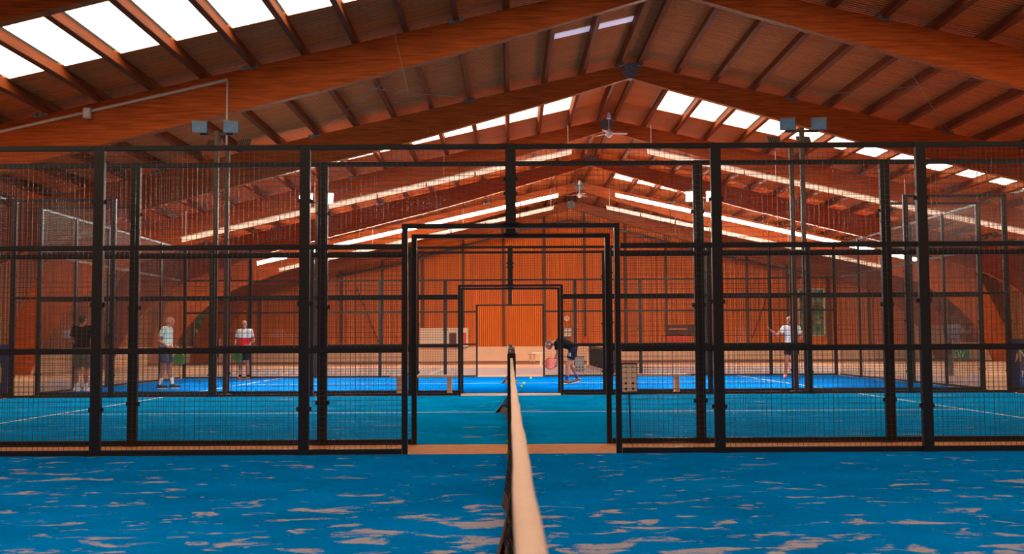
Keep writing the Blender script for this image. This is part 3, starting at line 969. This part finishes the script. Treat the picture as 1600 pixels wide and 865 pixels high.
# scoreboards on the right door uprights
def scoreboard(x, y, z0, w, h, label, pole):
    t = thing('scoreboard', label, 'scoreboard', (x, y, 0), 0, 'counting boards by the doorways')
    MB().bevel_box(-w / 2, w / 2, -0.008, 0.008, z0, z0 + h, 0.003).build('panel', M['board'], t)
    mb = MB()
    nx, nz = (2, 5) if pole else (3, 5)
    for j in range(nz):
        for i in range(nx):
            cx = -w / 2 + w * (i + 0.5 + (0.0)) / nx
            cz = z0 + h * (j + 0.5) / nz
            r = 0.013 if j < 2 else 0.006
            mb.tube((cx, -0.012, cz), (cx, -0.007, cz), r, n=10)
            mb.box(cx - r * 1.5, cx + r * 1.5, -0.011, -0.0075, cz - 0.0015, cz + 0.0015)
            mb.box(cx - 0.0015, cx + 0.0015, -0.011, -0.0075, cz - r * 1.5, cz + r * 1.5)
    mb.build('counter_dot', M['black'], t)['kind'] = 'stuff'
    MB().box(-w / 2 - 0.006, w / 2 + 0.006, -0.01, 0.01, z0 + h, z0 + h + 0.012).box(w / 2, w / 2 + 0.006, -0.01, 0.01, z0, z0 + h).box(-w / 2 - 0.006, -w / 2, -0.01, 0.01, z0, z0 + h).build('frame', M['steel'], t)
    MB().box(1.05 + X0 - x, -w / 2, -0.006, 0.05, z0 + h - 0.002, z0 + h + 0.012).build('arm', M['steel'], t)
    if pole:
        MB().tube((0.01, 0.0, 0.0), (-0.005, 0.0, z0), 0.008, n=6).build('stake', M['steel'], t)
scoreboard(1.24 + X0, F[1] - 0.06, 0.545, 0.155, 0.285, 'pale dotted counting board on a thin stake, right of the nearest doorway', True)
scoreboard(1.375 + X0, F[2] - 0.06, 0.47, 0.175, 0.29, 'small pale dotted counting board in front of the bending player', False)

# ------------------------------------------------------------------ things on the back wall
t = thing('wall_cabinet', 'broad cream panel on the orange back wall with a dark opening and a red notice', 'cabinet', (-3.72, BACK - 0.22, 0.8))
MB().bevel_box(-1.37, 1.37, -0.08, 0.08, 0, 1.07, 0.01).build('panel', M['cream'], t)
MB().box(0.30, 0.70, -0.10, -0.07, 0.17, 0.78).build('opening', M['wallpost'], t)
MB().box(1.0, 1.26, -0.095, -0.08, 0.17, 0.80).build('notice', M['red'], t)
t = thing('wall_banner', 'long dark sign board low on the orange back wall at the right', 'sign', (9.72, BACK - 0.16, 1.42))
MB().bevel_box(-0.83, 0.83, -0.02, 0.02, 0, 0.56, 0.005).build('panel', M['wallpost'], t)
MB().box(-0.70, 0.35, -0.026, -0.02, 0.28, 0.37).build('lettering_band', M['terracotta'], t)
t = thing('wall_banner', 'plain red board beneath the dark sign board on the back wall', 'sign', (9.58, BACK - 0.16, 0.90))
MB().bevel_box(-0.68, 0.68, -0.02, 0.02, 0, 0.46, 0.005).build('panel', M['red'], t)
t = thing('notice_board', 'small grey notice board with papers, on the back wall above the bending player', 'notice board', (3.29, BACK - 0.16, 1.31))
MB().bevel_box(-0.24, 0.24, -0.02, 0.02, 0, 0.55, 0.005).build('panel', M['grey'], t)
for i in range(2):
    for j in range(2): MB().box(-0.19 + i * 0.21, -0.02 + i * 0.21, -0.026, -0.02, 0.06 + j * 0.25, 0.25 + j * 0.25).build('paper', M['cream'], t)
t = thing('wall_clock', 'small round pale clock on the orange wall above the notice board', 'clock', (3.24, BACK - 0.16, 2.37))
MB().tube((0, -0.05, 0), (0, 0.02, 0), 0.15, n=20).build('face', M['cream'], t)
MB().box(-0.008, 0.008, -0.06, -0.052, 0, 0.1).box(0, 0.07, -0.06, -0.052, -0.008, 0.008).build('hand', M['black'], t)
t = thing('fire_extinguisher', 'small red fire extinguisher on the post of the back wall', 'extinguisher', (4.29, BACK - 0.24, 0.85))
MB().tube((0, 0, 0), (0, 0, 0.45), 0.09, 0.09, 14).tube((0, 0, 0.45), (0, 0, 0.52), 0.09, 0.03, 14).build('cylinder', M['red'], t, smooth=True)
MB().tube((0, 0, 0.52), (0, 0, 0.60), 0.02).box(-0.02, 0.09, -0.01, 0.01, 0.58, 0.61).build('valve', M['black'], t)

# ------------------------------------------------------------------ banners at the edges
def banner(xc, w, y, label, texts):
    t = thing('banner', label, 'banner', (xc, y, 0))
    MB().bevel_box(-w / 2, w / 2, -0.01, 0.01, 0.10, 1.07, 0.003).build('sheet', M['banner'], t)
    MB().bevel_box(-w / 2 - 0.02, w / 2 + 0.02, 0.01, 0.03, 0.0, 0.10, 0.003).build('foot', M['steel'], t)
    return t
t = banner(11.16, 1.85, F[2] + 0.35, 'navy blue banner with white words at the right edge, outside the fence', None)
for body, size, x, z in (('My', 0.34, -0.78, 0.62), ('Mar', 0.20, -0.74, 0.30)):
    o = bpy.data.objects.new('lettering', text_mesh(body, size))
    o.data.materials.append(M['ink_white'])
    o.location = (x, -0.014, z); o.rotation_euler = (PI / 2, 0, 0); o.scale = (0.72, 1, 1)
    link(o, t)
fmb = MB()
fmb.add([(-0.86, -0.013, 0.60), (-0.80, -0.013, 0.68), (-0.78, -0.013, 0.86), (-0.83, -0.013, 0.76), (-0.86, -0.016, 0.60), (-0.80, -0.016, 0.68), (-0.78, -0.016, 0.86), (-0.83, -0.016, 0.76)],
        [(4, 5, 6, 7), (0, 3, 2, 1), (0, 1, 5, 4), (1, 2, 6, 5), (2, 3, 7, 6), (3, 0, 4, 7)]).build('flame_mark', M['ink_yellow'], t)
t = banner(-11.12, 1.8, F[2] + 0.35, 'navy blue banner with a yellow rounded letter at the left edge, outside the fence', None)
arch = [(0.62, 0, 0.30), (0.62, 0, 0.60), (0.64, 0, 0.67), (0.69, 0, 0.70), (0.74, 0, 0.67), (0.76, 0, 0.60), (0.76, 0, 0.30)]
MB().path([(a, -0.012, c) for a, b, c in arch], 0.022, 6).build('lettering', M['ink_yellow'], t)

t = thing('sign_stand', 'small green and white sign on a grey post, outside the far court at the right', 'sign', (13.3, 31.5, 0))
MB().bevel_box(-0.30, -0.14, -0.03, 0.03, 0, 0.62, 0.005).box(-0.32, -0.12, -0.10, 0.10, 0, 0.012).build('post', M['grey'], t)
MB().bevel_box(-0.16, 0.32, -0.05, -0.032, 0.48, 0.80, 0.003).build('panel', M['green_sign'], t)
o = bpy.data.objects.new('lettering', text_mesh('SW', 0.30))
o.data.materials.append(M['ink_white'])
o.location = (-0.14, -0.054, 0.53); o.rotation_euler = (PI / 2, 0, 0); o.scale = (0.72, 1, 1)
link(o, t)
# ------------------------------------------------------------------ balls
def ball(x, y, label, m='ball'):
    t = MB().sphere((0, 0, 0), 0.034, 20, 14).build('tennis_ball', M[m], loc=(x, y, 0.040), smooth=True)
    tag(t, label, 'ball', 'loose balls on the far court')
    # seam
    pts = []
    for i in range(33):
        a = 2 * PI * i / 32
        v = Vector((math.cos(a) + 0.35 * math.cos(3 * a), math.sin(a) - 0.35 * math.sin(3 * a), 0.95 * math.sin(2 * a))).normalized() * 0.0343
        pts.append(v)
    MB().path(pts, 0.0012, 5).build('seam', M['ink_white'], t)
ball(0.26, 24.5, 'yellow-green ball nearest to the net, lowest of the four')
ball(0.345, 26.4, 'yellow-green ball between the lowest and the farthest one')
ball(0.19, 27.8, 'amber-yellow ball beside the net post', 'ball_amber')
ball(0.59, 30.2, 'pale green ball lying farthest to the right')

# ------------------------------------------------------------------ rackets
def racket(loc, rot, mface, mrim, label):
    """face in local xz plane, handle downwards from origin at the grip"""
    t = thing('padel_racket', label, 'racket', loc)
    t.rotation_euler = rot
    n = 28
    mb = MB()
    vs = []
    for th in (-0.018, 0.018):
        for i in range(n):
            a = 2 * PI * i / n
            vs.append((0.125 * math.cos(a), th, 0.30 + 0.135 * math.sin(a)))
    mb.add(vs, [tuple(range(n)), tuple(range(2 * n - 1, n - 1, -1))] + [(i, n + i, n + (i + 1) % n, (i + 1) % n) for i in range(n)])
    mb.build('face', M[mface], t)
    MB().path([(0.13 * math.cos(2 * PI * i / n), 0, 0.30 + 0.14 * math.sin(2 * PI * i / n)) for i in range(n + 1)], 0.019, 6).build('rim', M[mrim], t)
    mb = MB()
    for i in range(-3, 4):
        for j in range(-3, 4):
            if i * i + j * j < 10:
                mb.tube((i * 0.028, -0.0185, 0.30 + j * 0.028), (i * 0.028, 0.0185, 0.30 + j * 0.028), 0.0055, n=6)
    mb.build('drilled_hole', M['black'], t)['kind'] = 'stuff'
    MB().tube((0, 0, -0.07), (0, 0, 0.08), 0.016, 0.015, 10).path([(0, 0, 0.07), (-0.04, 0, 0.13), (-0.06, 0, 0.18)], 0.012, 6).path([(0, 0, 0.07), (0.04, 0, 0.13), (0.06, 0, 0.18)], 0.012, 6).build('handle', M['black'], t)
    return t

# ------------------------------------------------------------------ people
def fuse(mb, name, m, voxel, parent=None, smooth_it=3):
    tmp = bpy.data.objects.new('tmp', mb.mesh('tmp', m))
    COL.objects.link(tmp)
    r = tmp.modifiers.new('r', 'REMESH'); r.mode = 'VOXEL'; r.voxel_size = voxel; r.use_smooth_shade = True
    sm_ = tmp.modifiers.new('s', 'SMOOTH'); sm_.factor = 0.5; sm_.iterations = smooth_it
    bpy.context.view_layer.update()
    me = bpy.data.meshes.new_from_object(tmp.evaluated_get(bpy.context.evaluated_depsgraph_get()))
    bpy.data.objects.remove(tmp)
    me.name = name
    me.polygons.foreach_set('use_smooth', [True] * len(me.polygons))
    if not me.materials: me.materials.append(m)
    return link(bpy.data.objects.new(name, me), parent)

V = Vector
def add_hand(mb, wrist, d, palm_n, side_v, curl):
    """d: towards fingers, palm_n: out of the palm, side_v: towards the thumb"""
    d, palm_n, side_v = d.normalized(), palm_n.normalized(), side_v.normalized()
    rot = Matrix((side_v, palm_n, d)).transposed()
    mb.sphere(wrist + d * 0.05, (0.042, 0.018, 0.055), 12, 8, rot=rot)
    for k, (o, ln) in enumerate(((0.031, 0.068), (0.011, 0.078), (-0.010, 0.072), (-0.030, 0.056))):
        p = wrist + d * 0.085 + side_v * o
        dd = d
        for j in range(3):
            a = curl * (j + 0.3)
            dd = (d * math.cos(a) + palm_n * math.sin(a)).normalized()
            q = p + dd * ln * (0.45, 0.32, 0.25)[j]
            mb.capsule(p, q, 0.0092 - 0.0008 * j, 0.0086 - 0.0008 * j, 8)
            p = q
    p = wrist + d * 0.025 + side_v * 0.030
    q = p + (side_v * 0.8 + d * 0.7 + palm_n * 0.3).normalized() * 0.038
    mb.capsule(p, q, 0.0125, 0.0105, 8)
    mb.capsule(q, q + (d + palm_n * 0.6).normalized() * 0.032, 0.0105, 0.009, 8)

def person(loc, rz, J, cfg, label):
    """J: joints in metres, front of the body is -y, +x is the figure's left"""
    t = thing('person', label, 'person', loc, rz)
    sk = M[cfg.get('skin', 'skin')]
    j = {k: V(v) for k, v in J.items()}
    spine = (j['neck'] - j['pelvis']).normalized()
    sidev = V((1, 0, 0))
    if 'shl' in j:
        sidev = (j['shl'] - j['shr']).normalized()
    fore = spine.cross(sidev).normalized()          # towards the back when upright
    b = MB()
    P, W, C, Nk, H = j['pelvis'], j['waist'], j['chest'], j['neck'], j['head']
    def ring(c, rx, ry): return (c, sidev, fore, rx, ry)
    belly = cfg.get('belly', 0.0)
    b.loft([ring(P - spine * 0.10, 0.12, 0.09), ring(P - spine * 0.04, 0.165, 0.115), ring(P + spine * 0.03, 0.17, 0.115), ring(W, 0.145, 0.10 + belly), ring(W.lerp(C, .5), 0.155, 0.11 + belly * .6),
            ring(C, 0.170, 0.118), ring(C.lerp(Nk, 0.55), 0.168, 0.10), ring(C.lerp(Nk, 0.85), 0.12, 0.075), ring(Nk, 0.062, 0.06)])
    b.capsule(Nk - spine * 0.04, Nk.lerp(H, 0.55), 0.060, 0.055)
    for s in ('l', 'r'):
        S, E, Wr = j['sh' + s], j['el' + s], j['wr' + s]
        b.capsule(Nk.lerp(S, 0.4) - spine * 0.03, S, 0.060, 0.058)
        b.capsule(S, E, 0.056, 0.042)
        b.capsule(E, E.lerp(Wr, 0.35), 0.042, 0.042)
        b.capsule(E.lerp(Wr, 0.35), Wr, 0.042, 0.027)
        Hp, K, A = j['hip' + s], j['kn' + s], j['an' + s]
        b.capsule(Hp, Hp.lerp(K, 0.45), 0.090, 0.078)
        b.capsule(Hp.lerp(K, 0.45), K, 0.078, 0.055)
        mid = K.lerp(A, 0.3)
        back = V((0, 0.018, 0))
        b.capsule(K, mid + back, 0.054, 0.057)
        b.capsule(mid + back, A, 0.057, 0.036)
        toe = V(cfg.get('toe' + s, (0, -1, 0))).normalized()
        heel = A + V((0, 0, -0.05))
        b.capsule(A, heel - toe * 0.03, 0.036, 0.030)
        b.capsule(heel - toe * 0.03, heel + toe * 0.15, 0.030, 0.024)
        dirw = (Wr - E).normalized()
        hd = V(cfg.get('hd' + s, dirw))
        pn = V(cfg.get('pn' + s, (1 if s == 'r' else -1, 0, 0)))
        pn = (pn - hd.normalized() * pn.dot(hd.normalized())).normalized()
        tv = hd.cross(pn) * (1 if s == 'r' else -1)
        if tv.dot(V((0, -1, 0.01))) < 0: tv = -tv
        b.capsule(Wr - dirw * 0.01, Wr + hd.normalized() * 0.02, 0.026, 0.024)
        add_hand(b, Wr, hd, pn, tv, cfg.get('curl' + s, 0.35))
    # head
    fd = V(cfg['face']).normalized()
    up = V(cfg.get('up', (0, 0, 1))); up = (up - fd * up.dot(fd)).normalized()
    sd = fd.cross(up).normalized()
    R = Matrix((sd, fd, up)).transposed()
    hp = lambda x, y, z: H + sd * x + fd * y + up * z
    b.sphere(hp(0, -0.012, 0.025), (0.076, 0.094, 0.088), 18, 14, rot=R)
    b.sphere(hp(0, 0.018, -0.035), (0.060, 0.070, 0.075), 16, 12, rot=R)
    b.sphere(hp(0, 0.045, -0.082), (0.034, 0.034, 0.026), 12, 8, rot=R)
    b.sphere(hp(0, 0.076, 0.030), (0.050, 0.018, 0.014), 12, 8, rot=R)
    b.capsule(hp(0, 0.080, 0.012), hp(0, 0.100, -0.022), 0.011, 0.017, 10)
    b.sphere(hp(0, 0.078, -0.052), (0.027, 0.014, 0.013), 10, 8, rot=R)
    for s in (-1, 1): b.sphere(hp(s * 0.078, -0.008, -0.004), (0.012, 0.022, 0.033), 10, 8, rot=R)
    fuse(b, 'body', sk, 0.0085, t, 3)
    for s in (-1, 1):
        MB().sphere(hp(s * 0.031, 0.076, 0.010), 0.0125, 10, 8).build('eye', M['eye'], t, smooth=True)
    MB().sphere(hp(0, 0.090, -0.054), (0.024, 0.006, 0.005), 10, 6, rot=R).build('mouth', M['lips'], t, smooth=True)
    # hair: shell over back and top
    hb = MB()
    hb.sphere(hp(0, -0.028, 0.045), (0.081, 0.090, 0.080), 18, 12, rot=R)
    hb.sphere(hp(0, -0.055, 0.005), (0.074, 0.055, 0.075), 16, 12, rot=R)
    if cfg.get('bald'):
        hb = MB()
        hb.sphere(hp(0, -0.050, 0.0), (0.080, 0.062, 0.055), 16, 12, rot=R)
    fuse(hb, 'hair', M[cfg['hair']], 0.009, t, 2)
    # shirt
    def torso_shell(lo, hi_neck, g, name, m, sleeves=True):
        sb = MB()
        base = P + spine * lo
        rings = [ring(base, 0.180 + g, 0.130 + g + belly * .8), ring(W, 0.160 + g, 0.115 + g + belly), ring(W.lerp(C, .5), 0.168 + g, 0.122 + g + belly * .6), ring(C, 0.182 + g, 0.128 + g),
                 ring(C.lerp(Nk, 0.55), 0.178 + g, 0.112 + g), ring(C.lerp(Nk, 0.85), 0.130 + g, 0.088 + g), ring(Nk - spine * hi_neck, 0.078, 0.075)]
        sb.loft(rings)
        if sleeves:
            for s in ('l', 'r'):
                S, E = j['sh' + s], j['el' + s]
                sb.capsule(Nk.lerp(S, 0.4) - spine * 0.03, S, 0.070, 0.070)
                sb.tube(S, S.lerp(E, 0.62), 0.070, 0.064, 14)
        return fuse(sb, name, m, 0.011, t, 3)
    shirt = torso_shell(0.02, 0.015, 0.006, 'shirt', M[cfg['shirt']])
    if 'band' in cfg:
        m_, f0, f1 = cfg['band']
        sb = MB()
        a_, c_ = P + spine * 0.0, W.lerp(C, 0.75)
        sb.loft([ring(P + spine * f0, 0.194, 0.146 + belly * .8), ring(W, 0.176, 0.132 + belly), ring(P + spine * f1, 0.186, 0.138 + belly * .5)])
        fuse(sb, 'shirt_band', M[m_], 0.011, t, 2)
    # shorts
    sb = MB()
    sb.loft([ring(P - spine * 0.10, 0.155, 0.125), ring(P - spine * 0.02, 0.182, 0.132), ring(P + spine * 0.08, 0.168, 0.122)])
    for s in ('l', 'r'):
        Hp, K = j['hip' + s], j['kn' + s]
        sb.sphere(Hp, 0.108, 14, 10)
        sb.tube(Hp, Hp.lerp(K, cfg.get('short_len', 0.80)), 0.108, 0.100, 16)
    fuse(sb, 'shorts', M[cfg['shorts']], 0.011, t, 3)
    for s in ('l', 'r'):
        K, A = j['kn' + s], j['an' + s]
        toe = V(cfg.get('toe' + s, (0, -1, 0))).normalized()
        tilt = V(cfg.get('toe' + s, (0, -1, 0)))
        sb = MB()
        sb.tube(A + (K - A) * cfg.get('sock', 0.30), A, 0.050, 0.042, 14).capsule(A, A + V((0, 0, -0.04)), 0.042, 0.036)
        fuse(sb, 'sock', M[cfg['sock_m']], 0.009, t, 2)
        heel = A + V((0, 0, -0.045))
        sb = MB()
        sb.capsule(heel - toe * 0.045, heel + toe * 0.17, 0.043, 0.036)
        sb.capsule(A - toe * 0.01, heel + toe * 0.09, 0.046, 0.040)
        o = fuse(sb, 'shoe', M[cfg['shoe']], 0.009, t, 2)
        # flat sole
        sl_ = MB()
        sidef = toe.cross(V((0, 0, 1))).normalized()
        n_ = 18
        vs = []
        upn = sidef.cross(toe).normalized()
        for zz in (-0.046, -0.028):
            for q in range(n_):
                a = 2 * PI * q / n_
                vs.append(heel + toe * (0.06 + 0.135 * math.cos(a)) + sidef * (0.044 * math.sin(a)) + upn * (zz + 0.005))
        sl_.add(vs, [tuple(range(n_ - 1, -1, -1)), tuple(range(n_, 2 * n_))] + [(q, (q + 1) % n_, n_ + (q + 1) % n_, n_ + q) for q in range(n_)]).build('sole', M['ink_white'], o)
    return t

def standing(**kw):
    J = dict(pelvis=(0, 0.0, 0.97), waist=(0, 0, 1.10), chest=(0, 0.005, 1.30), neck=(0, 0.01, 1.475), head=(0, -0.015, 1.605),
             shl=(0.185, 0.01, 1.415), shr=(-0.185, 0.01, 1.415), ell=(0.235, 0.04, 1.13), elr=(-0.235, 0.04, 1.13), wrl=(0.235, -0.06, 0.89), wrr=(-0.235, -0.06, 0.89),
             hipl=(0.09, 0, 0.92), hipr=(-0.09, 0, 0.92), knl=(0.105, -0.02, 0.50), knr=(-0.105, -0.02, 0.50), anl=(0.12, 0.02, 0.095), anr=(-0.12, 0.02, 0.095))
    J.update(kw)
    return J
# man seen from behind at the far left, feet at the far court's edge
person((-9.62, 23.9, 0.004), PI * 1.0 - 0.15, standing(ell=(0.27, 0.00, 1.14), wrl=(0.20, -0.24, 1.06), elr=(-0.27, 0.0, 1.14), wrr=(-0.20, -0.24, 1.06)),
       dict(face=(0, -1, -0.1), hair='hair_dark', shirt='cloth_black', shorts='cloth_khaki', sock_m='cloth_white', shoe='cloth_white', skin='skin_red', short_len=0.85, curll=0.8, curlr=0.8, hdl=(0, -1, 0), hdr=(0, -1, 0)),
       'person in black T-shirt and khaki shorts seen from behind, farthest left')
racket((-9.36, 24.22, 1.08), (0.2, 1.2, 0.0), 'black', 'black', 'black racket held by the person in black at the far left')
# profile figure in the pale shirt facing right
person((-8.16, 25.2, 0.004), PI / 2 - 0.1, standing(chest=(0, -0.01, 1.30), neck=(0, -0.04, 1.47), head=(0, -0.10, 1.595), shl=(0.17, -0.02, 1.41), shr=(-0.17, -0.02, 1.41),
       ell=(0.22, 0.08, 1.15), wrl=(0.18, -0.12, 0.98), elr=(-0.22, 0.09, 1.14), wrr=(-0.17, -0.13, 0.98), knl=(0.10, -0.05, 0.50), anl=(0.11, -0.13, 0.095), anr=(-0.11, 0.09, 0.095)),
       dict(face=(0, -1, -0.12), hair='hair_grey', bald=True, shirt='cloth_mint', shorts='cloth_slate', sock_m='cloth_white', shoe='shoe_black', skin='skin_red', belly=0.03, sock=0.42, curll=0.8, curlr=0.9, hdl=(0, -1, -0.1), hdr=(0, -1, -0.1), short_len=0.7),
       'person in pale mint T-shirt and slate shorts in profile, holding a green racket')
racket((-7.93, 25.12, 0.99), (0, math.radians(158), 0.35), 'racket_green', 'racket_lime', 'green racket held low by the person in the pale mint shirt')
# facing figure in white and red
person((-7.6, 30.4, 0.004), -0.25, standing(ell=(0.27, 0.03, 1.14), wrl=(0.20, -0.16, 0.98), elr=(-0.27, 0.03, 1.14), wrr=(-0.16, -0.20, 1.0)),
       dict(face=(0.35, -1, 0), hair='hair_grey', bald=True, shirt='cloth_white', band=('cloth_red', 0.03, 0.25), shorts='cloth_navy', sock_m='cloth_navy', shoe='shoe_brown', sock=0.22, curll=0.8, curlr=0.9, hdr=(0.3, -1, 0.0), hdl=(-0.3, -1, 0)),
       'person in a white shirt with broad red band and navy shorts, facing the camera')
racket((-7.76, 30.12, 0.98), (0, math.radians(172), 0.0), 'racket_green', 'racket_lime', 'green racket held before the person in the white and red shirt')
# bending player
person((1.44, 26.8, 0.004), -PI / 2, dict(pelvis=(0, 0.16, 0.90), waist=(0, 0.04, 0.985), chest=(0, -0.14, 1.055), neck=(0, -0.315, 1.05), head=(0, -0.45, 0.985),
       shl=(0.175, -0.25, 1.03), shr=(-0.175, -0.25, 1.03), ell=(0.20, -0.20, 0.76), elr=(-0.20, -0.22, 0.76), wrl=(0.15, -0.26, 0.55), wrr=(-0.12, -0.36, 0.60),
       hipl=(0.09, 0.16, 0.86), hipr=(-0.09, 0.16, 0.86), knl=(0.10, 0.02, 0.48), knr=(-0.11, 0.12, 0.47), anl=(0.11, -0.02, 0.095), anr=(-0.12, 0.27, 0.13)),
       dict(face=(0, -0.85, -0.62), up=(0, -0.6, 0.8), hair='hair', shirt='cloth_black', shorts='cloth_navy', sock_m='sock_blue', shoe='shoe_brown', sock=0.34, skin='skin_red', curll=0.5, curlr=0.9, toer=(0, -1, -0.25), short_len=0.60,
            hdr=(0, -0.5, -0.5)),
       'person in black T-shirt and blue socks bending down with a red racket')
bend = [x for x in bpy.data.objects if x.name.startswith('person') and x.get('label', '').startswith('person in black T-shirt and blue socks')][0]
o = bpy.data.objects.new('shorts_mark', text_mesh('N', 0.13, 0.012))
o.data.materials.append(M['ink_white'])
o.location = (0.197, 0.03, 0.70); o.rotation_euler = (PI / 2, 0, PI / 2); o.scale = (0.6, 1, 1)
link(o, bend)
o = racket((1.27, 26.90, 0.69), (0, math.radians(250), 0), 'racket_pink', 'racket_red', 'red racket held low by the bending person')
o.rotation_euler = (0.0, math.radians(235), 0.0)
# figure raising an arm at the right
person((7.83, 29.5, 0.004), -0.35, standing(head=(-0.05, -0.03, 1.605), elr=(-0.36, -0.08, 1.20), wrr=(-0.55, -0.12, 1.36), ell=(0.29, 0.0, 1.16), wrl=(0.22, -0.18, 1.08), anl=(0.15, 0.0, 0.095), anr=(-0.18, -0.05, 0.095), knr=(-0.13, -0.05, 0.50)),
       dict(face=(-0.6, -0.8, 0), hair='hair_grey', shirt='cloth_white', shorts='cloth_navy', sock_m='skin', shoe='shoe_pink', skin='skin_red', sock=0.1, curll=0.6, curlr=0.4, hdr=(-0.6, -0.1, 0.6), short_len=0.6),
       'person in white T-shirt with one arm raised, behind the right fence post')
